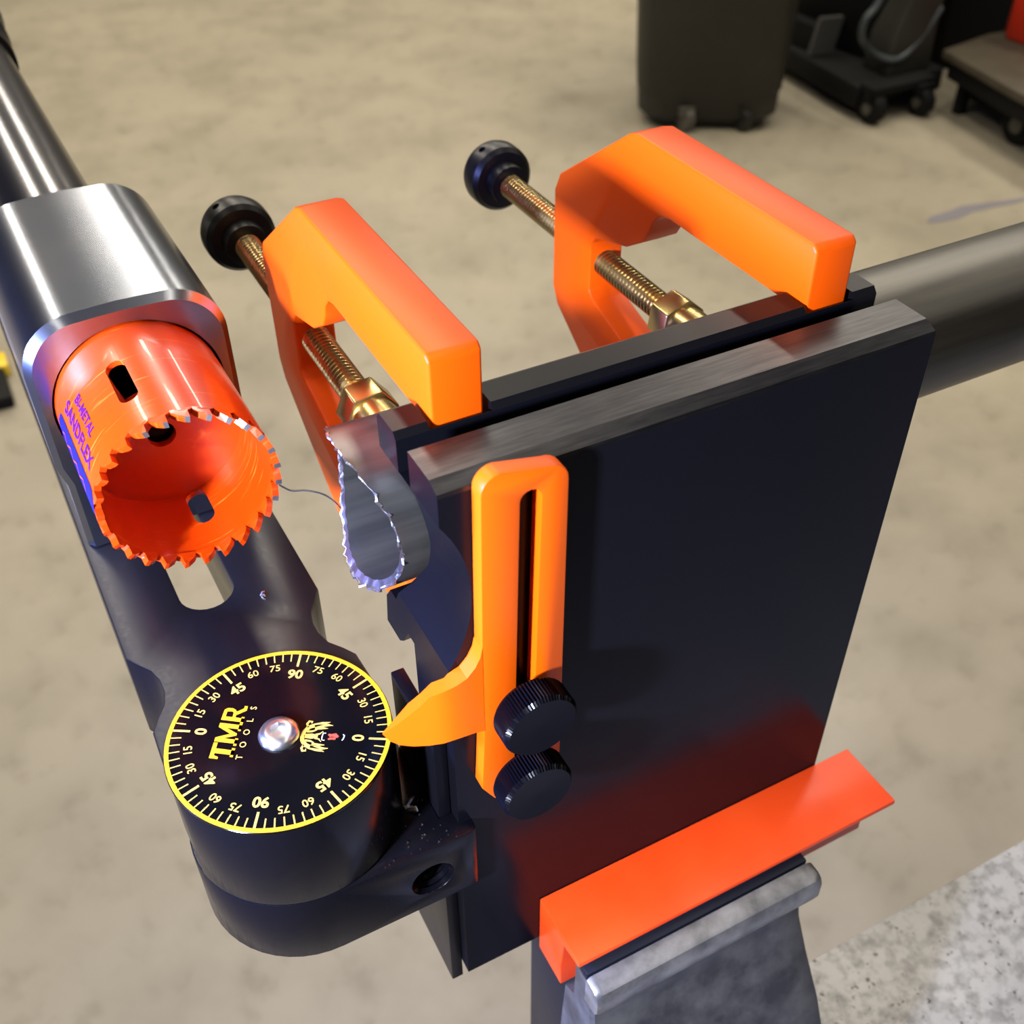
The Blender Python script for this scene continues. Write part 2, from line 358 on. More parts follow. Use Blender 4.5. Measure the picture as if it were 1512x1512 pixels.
# ---- knurled thumb knobs holding the pointer
def thumb_knob(cx, cz):
    n = 72; V, F = [], []
    y0, y1 = -1.16, -1.44
    rings = [(0.335, y0, 0), (0.36, y0-0.03, 1), (0.36, y1+0.04, 1), (0.325, y1, 0), (0.04, y1+0.02, 0)]
    for r_, y, kn in rings:
        for k in range(n*2):
            a = 2*PI*k/(2*n); rr = r_-(0.016 if (kn and k % 2) else 0); V.append((cx+rr*math.cos(a), y, cz+rr*math.sin(a)))
    mm = 2*n
    for jx in range(len(rings)-1):
        for k in range(mm): F.append((jx*mm+k, jx*mm+(k+1) % mm, (jx+1)*mm+(k+1) % mm, (jx+1)*mm+k))
    F.append(tuple(range(mm))); F.append(tuple(range((len(rings)-1)*mm, len(rings)*mm)))
    st = lathe([(0.15, y0-0.02), (0.15, YP-0.004)], 'y', (cx, 0, cz), 24)
    return join((V, F), st)
build('thumb_knob', thumb_knob(1.985, 0.56), 'knob_black', body, ang=25)
build('thumb_knob', thumb_knob(1.965, -0.40), 'knob_black', body, ang=25)

# ================================================================== SWING ARM
arm = root('swing_arm', 'matte black swing arm with a round degree dial and a steel spindle housing', 'notcher arm', (0, 0, -1.15))
HW = 1.02
ol = []
for k in range(0, 31):
    a = math.radians(195+150*k/30); ol.append((1.05*math.cos(a), 1.05*math.sin(a)))
right_side = [(1.03, 0.30), (1.02, 0.62), (0.94, 0.76), (0.84, 0.90), (0.80, 1.06), (0.80, 1.22), (0.84, 1.38), (0.92, 1.50), (HW, 1.66), (HW, 13.0)]
left_side = [(-x, y) for x, y in right_side[::-1]]
plate = prism(ol+right_side+left_side, 'z', -1.13, 0.0)
sl = []
for k in range(13): a = math.radians(180+180*k/12); sl.append((-0.03+0.285*math.cos(a), 2.23+0.285*math.sin(a)))
sl += [(0.255, 6.0), (-0.315, 6.0)]
build('arm_plate', rz(cut(plate, [prism(sl, 'z', -2, 1)])), 'arm_black', arm, ang=30, bevel=0.018, mats=['brushed_black'], fmat=lambda p: 1 if abs(p.normal.z) < 0.8 else 0)
# ---- dial
TH0 = -0.5372
dial = build('dial', lathe([(1.046, 0.0), (1.046, 0.022), (1.04, 0.028)], 'z', (0, 0, 0), 128), 'dial_black', arm)
Z0 = 0.030
def onDial(vf, ang, rad, rot):
    """local xy lettering placed on the dial at polar (ang, rad), its up direction turned to rot"""
    ca, sa = math.cos(rot), math.sin(rot); cx, cy = rad*math.cos(ang), rad*math.sin(ang); V = []
    for x, y, z in vf[0]:
        X, Y = cx+x*ca-y*sa, cy+x*sa+y*ca
        V.append((X*math.cos(TH0)-Y*math.sin(TH0), X*math.sin(TH0)+Y*math.cos(TH0), Z0+z*0.5))
    return V, vf[1]
build('dial_ring', ringlathe([(0.998, 0.027), (0.998, 0.032), (1.038, 0.032), (1.038, 0.027)], 'z', (0, 0, 0), 128), 'yellow_print', dial)
def tick(deg):
    big = deg % 45 == 0; w = 0.0115 if big else 0.0062; r0 = 0.835 if big else 0.90
    return onDial(([(-w, r0, 0), (w, r0, 0), (w, 1.002, 0), (-w, 1.002, 0)], [(0, 1, 2, 3)]), 0, 0, math.radians(deg)-PI/2)
build('tick_marks', join(*[tick(d) for d in range(0, 360, 5)]), 'pale_yellow_print', dial)
for d in range(0, 360, 15):
    q = d % 180; val = q if q <= 90 else 180-q
    bigv = val in (0, 45, 90)
    vf = textvf(str(val), 0.150 if bigv else 0.112, 0.0045 if bigv else 0.0012)
    build('numeral', onDial(vf, math.radians(d), 0.735 if bigv else (0.825 if val in (15, 75) else 0.825), math.radians(d)-PI/2), 'pale_yellow_print', dial)
# lettering on the dial: reads towards the 90 mark, top outwards to the left 0
def poly_letters(polys):
    V, F = [], []
    for p in polys:
        k = len(V); V += [(x, y, 0) for x, y in p]; F.append(tuple(range(k, k+len(p))))
    return V, F
# slab-serif T, M, R drawn on a unit grid: width 3.2, height 1
T_ = [[(0.02, 1.0), (0.02, 0.62), (0.14, 0.62), (0.22, 0.82), (0.34, 0.82), (0.34, 1.0)], [(0.34, 1.0), (0.34, 0.0), (0.62, 0.0), (0.62, 1.0)], [(0.62, 1.0), (0.62, 0.82), (0.95, 0.82), (0.95, 1.0)], [(0.22, 0.14), (0.22, 0.0), (0.74, 0.0), (0.74, 0.14)]]
M_ = [[(1.00, 0), (1.24, 0), (1.24, 1), (1.00, 1)], [(1.24, 1), (1.24, 0.62), (1.48, 0.12), (1.54, 0.12), (1.54, 0.42)], [(1.54, 0.42), (1.54, 0.12), (1.60, 0.12), (1.86, 0.62), (1.86, 1)], [(1.86, 0), (2.12, 0), (2.12, 1), (1.86, 1)], [(0.88, 0), (1.32, 0), (1.32, 0.13), (0.88, 0.13)], [(1.76, 0), (2.20, 0), (2.20, 0.13), (1.76, 0.13)]]
R_ = [[(2.30, 0), (2.54, 0), (2.54, 1), (2.30, 1)], [(2.54, 1), (2.54, 0.84), (2.84, 0.84), (2.94, 0.98)], [(2.94, 0.98), (2.84, 0.84), (2.88, 0.62), (3.08, 0.62), (3.06, 0.86)], [(3.08, 0.62), (2.88, 0.62), (2.80, 0.54), (2.54, 0.54), (2.54, 0.40), (2.86, 0.40), (3.0, 0.48)], [(2.66, 0.42), (2.90, 0.42), (3.14, 0.14), (3.30, 0.14), (3.30, 0.0), (3.02, 0.0)], [(2.22, 0), (2.62, 0), (2.62, 0.13), (2.22, 0.13)]]
shear_ = 0.05
lg = [[((x-1.64)*0.192+shear_*y*0.4, (y-0.5)*0.215) for x, y in p] for p in T_+M_+R_]
build('lettering', onDial(poly_letters(lg), PI, 0.475, PI/2), 'yellow_print', dial)
for k, ch in enumerate('TOOLS'):
    x = -0.27+0.142*k
    vf = textvf(ch, 0.085, 0.001)
    vf = ([(p[0]+x, p[1], p[2]) for p in vf[0]], vf[1])
    build('lettering', onDial(vf, PI, 0.308, PI/2), 'pale_yellow_print', dial)
# emblem: pale yellow swirling tufts round a small head, white bracket and red spot
def sw(pts, ws):
    L_, R2 = [], []
    for i_, (x, y) in enumerate(pts):
        x2, y2 = pts[min(i_+1, len(pts)-1)]; x1, y1 = pts[max(i_-1, 0)]; l = math.hypot(x2-x1, y2-y1) or 1
        nx, ny = -(y2-y1)/l, (x2-x1)/l; L_.append((x+nx*ws[i_], y+ny*ws[i_])); R2.append((x-nx*ws[i_], y-ny*ws[i_]))
    return L_, R2
def swirl(pts, ws):
    a_, b_ = sw(pts, ws); return [[a_[i_], a_[i_+1], b_[i_+1], b_[i_]] for i_ in range(len(pts)-1)]
em = []
for sg in (1, -1):
    em += swirl([(0.215, 0.0), (0.225, 0.05*sg), (0.26, 0.10*sg), (0.31, 0.125*sg), (0.38, 0.15*sg), (0.45, 0.17*sg)], [0.018, 0.02, 0.022, 0.022, 0.018, 0.002])
    em += swirl([(0.31, 0.115*sg), (0.37, 0.12*sg), (0.43, 0.135*sg), (0.48, 0.13*sg)], [0.016, 0.018, 0.014, 0.002])
    em += swirl([(0.32, 0.09*sg), (0.38, 0.095*sg), (0.44, 0.095*sg)], [0.014, 0.014, 0.002])
    em += swirl([(0.25, 0.10*sg), (0.235, 0.14*sg), (0.25, 0.17*sg), (0.28, 0.165*sg), (0.275, 0.145*sg)], [0.010, 0.011, 0.012, 0.010, 0.004])
    em += swirl([(0.25, 0.05*sg), (0.30, 0.055*sg), (0.34, 0.075*sg)], [0.012, 0.010, 0.004])
    em += swirl([(0.335, 0.02*sg), (0.375, 0.03*sg), (0.40, 0.06*sg)], [0.010, 0.008, 0.003])
em += swirl([(0.24, 0.0), (0.30, 0.0), (0.36, 0.0)], [0.022, 0.03, 0.016])
build('emblem', onDial(poly_letters(em), 0, 0, 0), 'pale_yellow_print', dial)
wb = swirl([(0.43, 0.04), (0.405, 0.04), (0.40, 0.0), (0.405, -0.04), (0.43, -0.04)], [0.005]*5)+swirl([(0.59, 0.035), (0.605, 0.02), (0.60, -0.02), (0.59, -0.035)], [0.005]*4)
build('emblem', onDial(poly_letters(wb), 0, 0, 0), 'white_print', dial)
rb = swirl([(0.455, 0.03), (0.48, 0.012), (0.52, 0.02), (0.55, 0.0)], [0.008, 0.02, 0.024, 0.012])+swirl([(0.46, -0.03), (0.49, -0.012), (0.53, -0.018)], [0.008, 0.018, 0.014])
build('emblem', onDial(poly_letters(rb), 0, 0, 0), 'red_print', dial)
# domed hex-socket screw in the middle
sc = lathe([(0.19, 0.02), (0.192, 0.035), (0.172, 0.075), (0.135, 0.100), (0.105, 0.108)], 'z', (0, 0, 0.01), 40)
hexc = [(0.082*math.cos(math.radians(60*k+12)), 0.082*math.sin(math.radians(60*k+12))) for k in range(6)]
build('pivot_screw', cut(sc, [prism(hexc, 'z', 0.06, 0.4)]), 'steel_bright', arm, ang=40)
# ---- spindle housing: rounded steel block with a bored front
ZA = 1.72; HWD = 1.02
hp = [(-HWD+0.06, 0.02), (-HWD+0.06, 0.85), (-HWD, 1.10), (-HWD, 1.75)]
for k in range(0, 13):
    a = math.radians(180-90*k/12); hp.append((-0.45+0.57*math.cos(a), 2.22+0.57*math.sin(a)))
hp += [(-0.2, 2.800), (0, 2.805)]+[(-x, z) for x, z in hp[::-1]]
def hring(sc_, y): return [(x*sc_, y, ZA+(z-ZA)*sc_ if z > 0.5 else z) for x, z in hp]
hv = loft([hring(0.935, 3.46), hring(1.0, 3.545), hring(1.0, 6.40), hring(0.97, 6.46)])
hv = cut(hv, [lathe([(0.895, 3.0), (0.875, 3.62), (0.875, 4.3)], 'y', (0, 0, ZA), 64)])
build('spindle_housing', rz(hv), 'steel_brushed', arm, ang=28)
build('spindle_shaft', rz(lathe([(0.50, 4.4), (0.63, 4.42), (0.63, 14.8)], 'y', (0, 0, ZA), 64)), 'steel_shaft', arm)
build('arbor', rz(lathe([(0.40, 2.812), (0.40, 3.3), (0.30, 3.32), (0.30, 4.4)], 'y', (0, 0, ZA), 32)), 'knob_black', arm)  # arbor coloured black to stand in for the shade inside the saw's centre hole
ck = lathe([(0.60, 14.8), (0.72, 14.85), (0.74, 15.2), (0.74, 15.8), (0.80, 16.0), (0.80, 17.0), (0.90, 17.4), (1.0, 24.0)], 'y', (0, 0, ZA), 48)
ck = rz(ck)
tag(build('drill_chuck', ck, 'plastic_black'), 'black drill chuck gripping the far end of the steel shaft', 'drill chuck')

# ================================================================== HOLE SAW
RS = 0.852
saw = root('hole_saw', 'orange hole saw cup with toothed rim and oblong slots', 'hole saw', (0, 2.5, ZA-RS))
y0, y1 = 1.775, 3.62
cupp = [(RS, y0), (RS, y1), (RS-0.055, y1), (RS-0.055, 2.80), (0.14, 2.80), (0.14, 2.71), (RS-0.055, 2.71), (RS-0.055, y0)]
cup = ringlathe(cupp, 'y', (0, 0, ZA), 120)
def slotcut(deg, ya, yb, w):
    pl = []
    for k in range(9): a = math.radians(180*k/8); pl.append((w*math.cos(a), yb-w+w*math.sin(a)))
    for k in range(9): a = math.radians(180+180*k/8); pl.append((w*math.cos(a), ya+w+w*math.sin(a)))
    v, f = prism(pl, 'z', 0.5, 1.2); t = math.radians(deg-90)
    ca, sa = math.cos(t), math.sin(t)
    return [(p[0]*ca-p[2]*sa, p[1], ZA+p[0]*sa+p[2]*ca) for p in v], f
cup = cut(cup, [slotcut(107, 2.18, 2.90, 0.095), slotcut(-79, 2.16, 2.69, 0.105)])
tiltroot = Matrix.Rotation(TILT, 4, 'Z')
build('cup', rz(cup), 'saw_enamel', saw, ang=30)
NT = 27
def toothvf():
    da = 2*PI/NT; V = []
    pr_ = [(0.0, y0+0.02), (0.0, y0-0.02), (0.12, y0-0.06), (0.50, y0-0.125), (0.72, y0-0.140), (0.75, y0-0.03), (0.98, y0-0.005), (0.98, y0+0.02)]
    for rr, off in ((RS+0.004, 0), (RS-0.060, 0)):
        for t, y in pr_:
            a = t*da; V.append((rr*math.sin(a), y, rr*math.cos(a)))
    n = len(pr_); F = [tuple(range(n)), tuple(range(2*n-1, n-1, -1))]+[(i_, (i_+1) % n, n+(i_+1) % n, n+i_) for i_ in range(n)]
    return V, F
tv, tf = toothvf()
tme = bpy.data.meshes.new('tooth'); tme.from_pydata([(p[0]*S, p[1]*S, p[2]*S) for p in tv], [], tf)
bm = bmesh.new(); bm.from_mesh(tme); bmesh.ops.recalc_face_normals(bm, faces=bm.faces); bm.to_mesh(tme); bm.free()
tme.materials.append(MATS['saw_enamel']); tme.materials.append(MATS['tooth_steel'])
tme2 = tme.copy()
for p in tme.polygons: p.material_index = 0
for p in tme2.polygons: p.material_index = 1 if p.index in (5, 6) else 0
for k in range(NT):
    d = 360*k/NT; dd = (90-d) % 360       # polar angle of the tooth, 90 = top
    o = bpy.data.objects.new('tooth', tme2 if (dd < 125 or dd > 335) else tme); COL.objects.link(o); o.parent = saw
    c_ = Vector((0, 0, ZA)); o.location = (c_-ORG[saw.name])*S
    o.rotation_euler = (Matrix.Rotation(TILT, 4, 'Z')@Matrix.Rotation(math.radians(d), 4, 'Y')).to_euler()
# printing wrapped on the cup
def onSaw(vf, deg, yc, lift=0.006):
    """lettering: local x runs along the saw axis towards the teeth, local y round the cup"""
    V = []
    for x, y, z in vf[0]:
        a = math.radians(deg)-y/RS; V.append(((RS+lift)*math.cos(a), yc-x, ZA+(RS+lift)*math.sin(a)))
    return rz((V, vf[1]))
build('print', onSaw(textvf('BI-METAL', 0.13, 0.002, sx=1.25), 139, 2.55), 'violet_print', saw)
build('print', onSaw(textvf('SANDFLEX', 0.185, 0.004, sx=1.2), 151, 2.50), 'violet_print', saw)
pan = []
for k in range(13): a = math.radians(90-180*k/12); pan.append((0.62+0.14*math.cos(a), 0.14*math.sin(a)))
for k in range(13): a = math.radians(270-180*k/12); pan.append((-0.62+0.14*math.cos(a), 0.14*math.sin(a)))
pv = []; pf = []
for i_ in range(20):
    t0, t1 = -0.76+1.52*i_/19, 0
    h = 0.15*math.sqrt(max(0.02, 1-max(0, (abs(t0)-0.62)/0.14)**2))
    pv += [(t0, -h, 0), (t0, -h/3, 0), (t0, h/3, 0), (t0, h, 0)]
for i_ in range(19):
    for q in range(3): pf.append((i_*4+q, (i_+1)*4+q, (i_+1)*4+q+1, i_*4+q+1))
build('print', onSaw((pv, pf), 172, 2.50), 'blue_print', saw)
zz = []
for i_ in range(12): zz.append((-0.55+0.09*i_, 0.05*math.sin(i_*2.1)))
a_, b_ = sw(zz, [0.012]*12)
build('print', onSaw(poly_letters([[a_[i_], a_[i_+1], b_[i_+1], b_[i_]] for i_ in range(11)]), 172, 2.50, 0.011), 'saw_enamel', saw)

# ================================================================== TUBE
RT = 0.775; TY, TZ = 0.752, 1.715
RC = 1.32
n = 96; V = []; rows = [None, 1.9, 2.4, 3.5, 6, 10, 16, 26]
random.seed(3)
jit = [0.012*random.uniform(-1, 1) for _ in range(n)]
for rr, sgn in ((RT, 0), (RT-0.085, 1)):
    for i_, xx in enumerate(rows):
        for k in range(n):
            a = 2*PI*k/n; y, z = TY+rr*math.cos(a), TZ+rr*math.sin(a)
            if xx is None:
                x = 0.045+math.sqrt(RC*RC-(z-TZ)**2)+jit[k]*(0.6 if sgn else 1)
                if sgn == 0 and 54 < math.degrees(a) < 66: x -= 0.03
            else: x = xx
            V.append((x, y, z))
F = []; m_ = len(rows)
for i_ in range(m_-1):
    for k in range(n):
        k2 = (k+1) % n
        F.append((i_*n+k, i_*n+k2, (i_+1)*n+k2, (i_+1)*n+k)); q = m_*n
        F.append((q+i_*n+k, q+(i_+1)*n+k, q+(i_+1)*n+k2, q+i_*n+k2))
for k in range(n):
    k2 = (k+1) % n
    F.append((k, m_*n+k, m_*n+k2, k2)); e = (m_-1)*n; F.append((e+k, e+k2, m_*n+e+k2, m_*n+e+k))
tube = root('steel_tube', 'dark steel round tube with a freshly cut fishmouth end, lying behind the black plate', 'steel tube', (8, TY, TZ-RT))
build('tube_wall', (V, F), 'tube_steel', tube, ang=40, mats=['tube_cut'], fmat=lambda p: 1 if (p.normal.x < -0.55 and p.center.x < -6*S) else 0)
# burr along the cut
random.seed(5)
bpnts = []
for k in range(n+1):
    a = 2*PI*k/n; rr = RT-0.01+random.uniform(-0.02, 0.02); y, z = TY+rr*math.cos(a), TZ+rr*math.sin(a)
    bpnts.append((0.040+math.sqrt(RC*RC-(z-TZ)**2)+jit[k % n]+random.uniform(-0.012, 0.012), y, z))
build('burr', sweep(bpnts, [random.uniform(0.006, 0.020) for _ in bpnts], 5), 'tube_cut', tube, ang=20)

# ================================================================== CLAMPS
def clamp(x0, label, turn):
    c = root('screw_clamp', label, 'clamp', (x0+CXW/2, 2.3, -0.25), 'orange clamps over the tube')
    xm = x0+CXW/2; ZS = 1.70
    up = [(-0.075, 2.60), (-0.075, 3.60), (-0.02, 3.655), (2.86, 3.655), (3.02, 3.60), (4.48, 2.60), (4.60, 2.36)]
    outer = up+[(y, 2*ZS-z) for y, z in up[::-1]]
    inn = [(0.33, 2.60), (0.33, 2.97), (2.16, 2.97), (2.32, 2.93), (2.44, 2.82), (2.50, 2.68), (2.60, 2.52), (2.95, 2.30), (3.60, 2.12), (3.70, 2.02)]
    inner = inn+[(y, 2*ZS-z) for y, z in inn[::-1]]
    poly = outer+inner[::-1]
    build('frame', prism(poly, 'x', x0, x0+CXW), 'orange_powder', c, ang=30, bevel=0.028, seg=3)
    # threaded rod, lock nut and pad
    pr_ = []; y = 2.05
    while y < 6.35:
        pr_ += [(0.165, y), (0.165, y+0.012), (0.128, y+0.036), (0.128, y+0.042)]; y += 0.066
    rod = build('threaded_rod', lathe(pr_, 'y', (xm, 0, ZS), 28), 'zinc_gold', c, ang=30)
    hx = [(0.30*math.cos(math.radians(60*k+turn)), 0.30*math.sin(math.radians(60*k+turn))) for k in range(6)]
    build('hex_nut', prism([(xm+x, ZS+z) for x, z in hx], 'y', 2.02, 2.34), 'zinc_gold', c, bevel=0.02)
    build('pressure_pad', lathe([(0.22, 1.56), (0.25, 1.58), (0.25, 1.92), (0.235, 2.02)], 'y', (xm, 0, ZS), 40), 'zinc_gold', c)
    kp = lathe([(0.21, 6.22), (0.27, 6.24), (0.28, 6.42), (0.40, 6.44), (0.455, 6.50), (0.465, 6.58), (0.465, 6.74), (0.44, 6.82), (0.36, 6.86)], 'y', (xm, 0, ZS), 48)
    a = math.radians(118); hv_ = []
    for yy in (6.66,):
        d = Vector((math.cos(a), 0, math.sin(a))); t1 = Vector((0, 1, 0)); t2 = d.cross(t1)
        lo = Vector((xm, yy, ZS))+d*0.30; hi = Vector((xm, yy, ZS))+d*0.60
        ring = lambda cc: [tuple(cc+(t1*math.cos(2*PI*k/14)+t2*math.sin(2*PI*k/14))*0.055) for k in range(14)]
        hv_ = loft([ring(lo), ring(hi)])
    build('knob', cut(kp, [hv_]), 'plastic_black', c, ang=30)
    return c
clamp(CX1, 'orange screw clamp over the freshly cut end of the tube', 8)
clamp(CX2, 'orange screw clamp at the uncut end of the black plate, away from the hole saw', 22)

# ================================================================== VISE + BENCH
vise = root('bench_vise', 'worn grey cast iron bench vise gripping the orange bar', 'vise', (3.9, -2.5, -9.2))
def jaw_section(x, sx):
    return [(x, y, z) for y, z in sx]
front = [(-1.62, -3.60), (-1.98, -3.62), (-2.02, -3.98), (-1.99, -4.10), (-2.06, -4.45), (-2.28, -4.95), (-2.62, -5.6), (-2.95, -6.5), (-3.15, -7.6), (-3.2, -9.0), (-1.44, -9.0), (-1.44, -4.4), (-1.62, -4.3)]
xs = [2.36, 2.40, 2.9, 3.9, 4.9, 5.26, 5.32]
rings = []
for x in xs:
    e = 0.05 if x in (2.36, 5.32) else 0.0
    r_ = []
    for i_, (y, z) in enumerate(front):
        w = max(0.0, (-4.2-z))
        xx = 3.87+(x-3.87)*(1+0.045*min(w, 3.0))
        r_.append((xx, y+(e if 0 < i_ < 10 else 0), z))
    rings.append(r_)
fj = build('front_jaw', loft(rings), 'vise_iron', vise, ang=40)
lip = [(-1.865, -3.50), (-1.885, -3.462), (-2.04, -3.47), (-2.11, -3.51), (-2.15, -3.60), (-2.155, -3.82), (-2.11, -3.93), (-2.0, -3.97), (-1.865, -3.97)]
def lipring(x, k): return [(x, -1.95+(y+1.95)*k, -3.72+(z+3.72)*k) for y, z in lip]
build('jaw_lip', loft([lipring(2.33, 0.90), lipring(2.37, 0.98), lipring(2.42, 1.0), lipring(5.30, 1.0), lipring(5.38, 0.97), lipring(5.42, 0.86)]), 'vise_worn', fj, ang=35)
build('jaw_insert', box(2.35, 5.38, -1.86, -1.468, -3.595, -3.455), 'vise_dark', vise, bevel=0.02)
build('rear_jaw', prism([(-0.10, -3.9), (0.9, -3.9), (1.1, -4.4), (1.1, -9.0), (-0.10, -9.0)], 'x', 3.5, 5.4), 'vise_dark', vise, bevel=0.05)
build('slide', prism([(-0.11, -4.4), (-1.43, -4.4), (-1.43, -9.0), (-0.11, -9.0)], 'x', 2.6, 5.2), 'vise_dark', vise, bevel=0.04)
build('vise_base', box(3.6, 5.6, -3.6, 0.9, -9.2, -8.9), 'vise_iron', vise, bevel=0.05)
bench = root('workbench', 'scuffed grey steel workbench top under the vise', 'workbench', (30, -20, -34))
ZB = -9.2; YB = -0.97
build('bench_top', box(3.3, 60, -40, YB, ZB-0.6, ZB), 'bench_steel', bench, bevel=0.03)
for lx, ly in ((5.0, -2.6), (57, -2.6), (57, -38), (5.0, -38)): build('leg', box(lx-1, lx+1, ly-1, ly+1, -34, ZB-0.6), 'vise_dark', bench)

# ================================================================== SWARF
cv = [(0.77, 1.62, 1.55), (0.82, 1.60, 1.50), (0.88, 1.58, 1.46), (1.0, 1.55, 1.44), (1.14, 1.50, 1.38), (1.23, 1.46, 1.29), (1.285, 1.43, 1.19)]
def crv(pts, n_=6):
    out_ = []
    for i_ in range(len(pts)-1):
        p0, p1, p2, p3 = [Vector(pts[max(0, min(len(pts)-1, i_+k))]) for k in (-1, 0, 1, 2)]
        for s_ in range(n_):
            t = s_/n_; out_.append(0.5*((2*p1)+(p2-p0)*t+(2*p0-5*p1+4*p2-p3)*t*t+(3*p1-p0-3*p2+p3)*t**3))
    out_.append(Vector(pts[-1])); return out_
tag(build('steel_curl', sweep(crv(cv), 0.009, 6), 'tube_steel'), 'thin dark steel curl hanging between the saw teeth and the cut tube', 'metal curl')
def chip(x, y, z, s, seed, label, mt='steel_bright', grp=None):
    random.seed(seed); pts = [(x+s*math.cos(t*1.9)*(0.4+0.2*t)*0.5, y+s*(t-1.5)*0.35, z+s*0.18+0.02*math.sin(3*t)) for t in [0, 0.5, 1, 1.5, 2, 2.6, 3]]
    tag(build('metal_chip', sweep(pts, [0.01, s*0.16, s*0.2, s*0.13, s*0.2, s*0.15, 0.01], 6), mt), label, 'metal chip', grp)
chip(0.44, 1.86, 0.0, 0.06, 1, 'tiny bright metal chip lying on the arm beside its slot')
chip(1.02, -0.52, -1.15, 0.16, 2, 'bright curled metal chip lying on the pivot base beside the bar')
random.seed(11); dv = []
for k in range(26):
    while True:
        x, y = random.uniform(0.3, 1.45), random.uniform(-1.02, -0.45)
        if x*x+y*y > 1.25 and not (x > 1.18 and y > -0.78): break
    q = random.uniform(0.006, 0.016); dv.append(loft([[(x-q, y-q, -1.149), (x+q, y-q*0.5, -1.149), (x+q*0.3, y+q, -1.149)], [(x-q*0.6, y-q*0.5, -1.149+q), (x+q*0.7, y-q*0.2, -1.149+q), (x, y+q*0.6, -1.149+q*0.8)]]))
tag(build('metal_dust', join(*dv), 'steel_bright'), 'scatter of fine bright metal dust on the black pivot base', 'metal dust', kind='stuff')

# ================================================================== BACKGROUND ON THE FLOOR
FZ = -34.0
# wheeled bin
bc = Vector((68.4, 84.2)); bang = math.radians(-32)
bn = root('waste_bin', 'tall dark grey plastic waste bin on small casters', 'waste bin', (bc.x, bc.y, FZ))
def bring(hw, z, r_):
    return [(bc.x+x*math.cos(bang)-y*math.sin(bang), bc.y+x*math.sin(bang)+y*math.cos(bang), z) for x, y in rrect(-hw, hw, -hw*0.86, hw*0.86, r_, 5)]
build('bin_shell', loft([bring(6.4, FZ+1.1, 2.4), bring(6.8, FZ+1.5, 2.5), bring(6.9, FZ+3.6, 2.6), bring(7.05, FZ+3.8, 2.6), bring(8.4, FZ+34, 2.8), bring(8.8, FZ+34.3, 2.9), bring(8.8, FZ+36, 2.9)]), 'bin_plastic', bn, ang=40)
build('bin_base', loft([bring(5.9, FZ+0.5, 2.0), bring(6.2, FZ+1.75, 2.2)]), 'dark_plastic', bn)
for lx, ly, mt in ((-2.2, -5.6, 'caster_grey'), (3.4, -5.2, 'dark_plastic'), (5.2, 2.6, 'dark_plastic'), (-5.2, 2.6, 'dark_plastic')):
    wx = bc.x+lx*math.cos(bang)-ly*math.sin(bang); wy = bc.y+lx*math.sin(bang)+ly*math.cos(bang)
    build('caster', join(lathe([(0.9, -0.5), (1.2, -0.42), (1.2, 0.42), (0.9, 0.5)], 'x', (wx, wy, FZ+1.2), 20), box(wx-0.75, wx+0.75, wy-0.7, wy+0.7, FZ+1.6, FZ+2.5)), mt, bn)
# black wheeled cart with a machine on it
ct = root('equipment_cart', 'black wheeled equipment cart with hose and grey panel', 'cart', (86, 82, FZ))
build('base_frame', prism([(79.6, 74.5), (91, 74.5), (94, 92), (81.5, 92)], 'z', FZ+1.2, FZ+3.4), 'rubber', ct, bevel=0.25)
build('cabinet', prism([(85.5, 80), (94, 80), (97, 93), (84, 93)], 'z', FZ+3.4, FZ+30), 'rubber', ct, bevel=0.5)
build('front_post', loft([[(83.8, 75, FZ+3.4), (89.4, 75, FZ+3.4), (89.4, 79, FZ+3.4), (83.8, 79, FZ+3.4)], [(84.2, 75.4, FZ+7), (89.6, 75.4, FZ+7), (89.6, 79, FZ+7), (84.2, 79, FZ+7)], [(87, 76.5, FZ+12), (91.0, 76.5, FZ+12), (91.0, 79, FZ+12), (87, 79, FZ+12)], [(88, 77, FZ+26), (91, 77, FZ+26), (91, 79, FZ+26), (88, 79, FZ+26)]]), 'bin_plastic', ct, bevel=0.3)
build('panel', loft([[(80.9, 83.6, -30.4), (84.0, 83.6, -30.6), (85.1, 83.9, -27.2), (82.0, 83.9, -27.0)], [(80.9, 84.0, -30.3), (84.0, 84.0, -30.5), (85.1, 84.3, -27.1), (82.0, 84.3, -26.9)]]), 'grey_plastic', ct)
build('panel_bracket', box(82.0, 83.5, 84.1, 92, FZ+3.3, FZ+6.0), 'rubber', ct)
def wheel(wx, wy, r_, par, nm='caster', mt='rubber'):
    w = build(nm, join(lathe([(r_*0.6, -0.7), (r_*0.95, -0.6), (r_, -0.3), (r_, 0.3), (r_*0.95, 0.6), (r_*0.6, 0.7)], 'x', (wx, wy, FZ+r_), 28), box(wx-1.0, wx+1.0, wy-0.5, wy+0.5, FZ+r_*1.5, FZ+r_*2+0.4)), mt, par)
    build('hub', lathe([(r_*0.38, -0.85), (r_*0.38, 0.85)], 'x', (wx, wy, FZ+r_), 18), 'caster_grey', w)
wheel(80.9, 73.4, 1.5, ct); wheel(86.6, 72.6, 1.4, ct); wheel(83.0, 90.5, 1.4, ct); wheel(92.5, 90.5, 1.4, ct)
build('caster_bar', box(80.0, 88.0, 72.6, 74.8, FZ+2.9, FZ+3.6), 'rubber', ct)
hs = crv([(83.5, 76, -18), (81.7, 76, -23.2), (80.3, 76, -24.8), (80.4, 76, -26.6), (82.3, 76, -28.3), (84.7, 75.2, -29.0), (87.4, 75.6, -27.8), (90.1, 76, -25.0)])
build('hose', sweep(hs, 0.36, 10), 'hose_blue', ct)
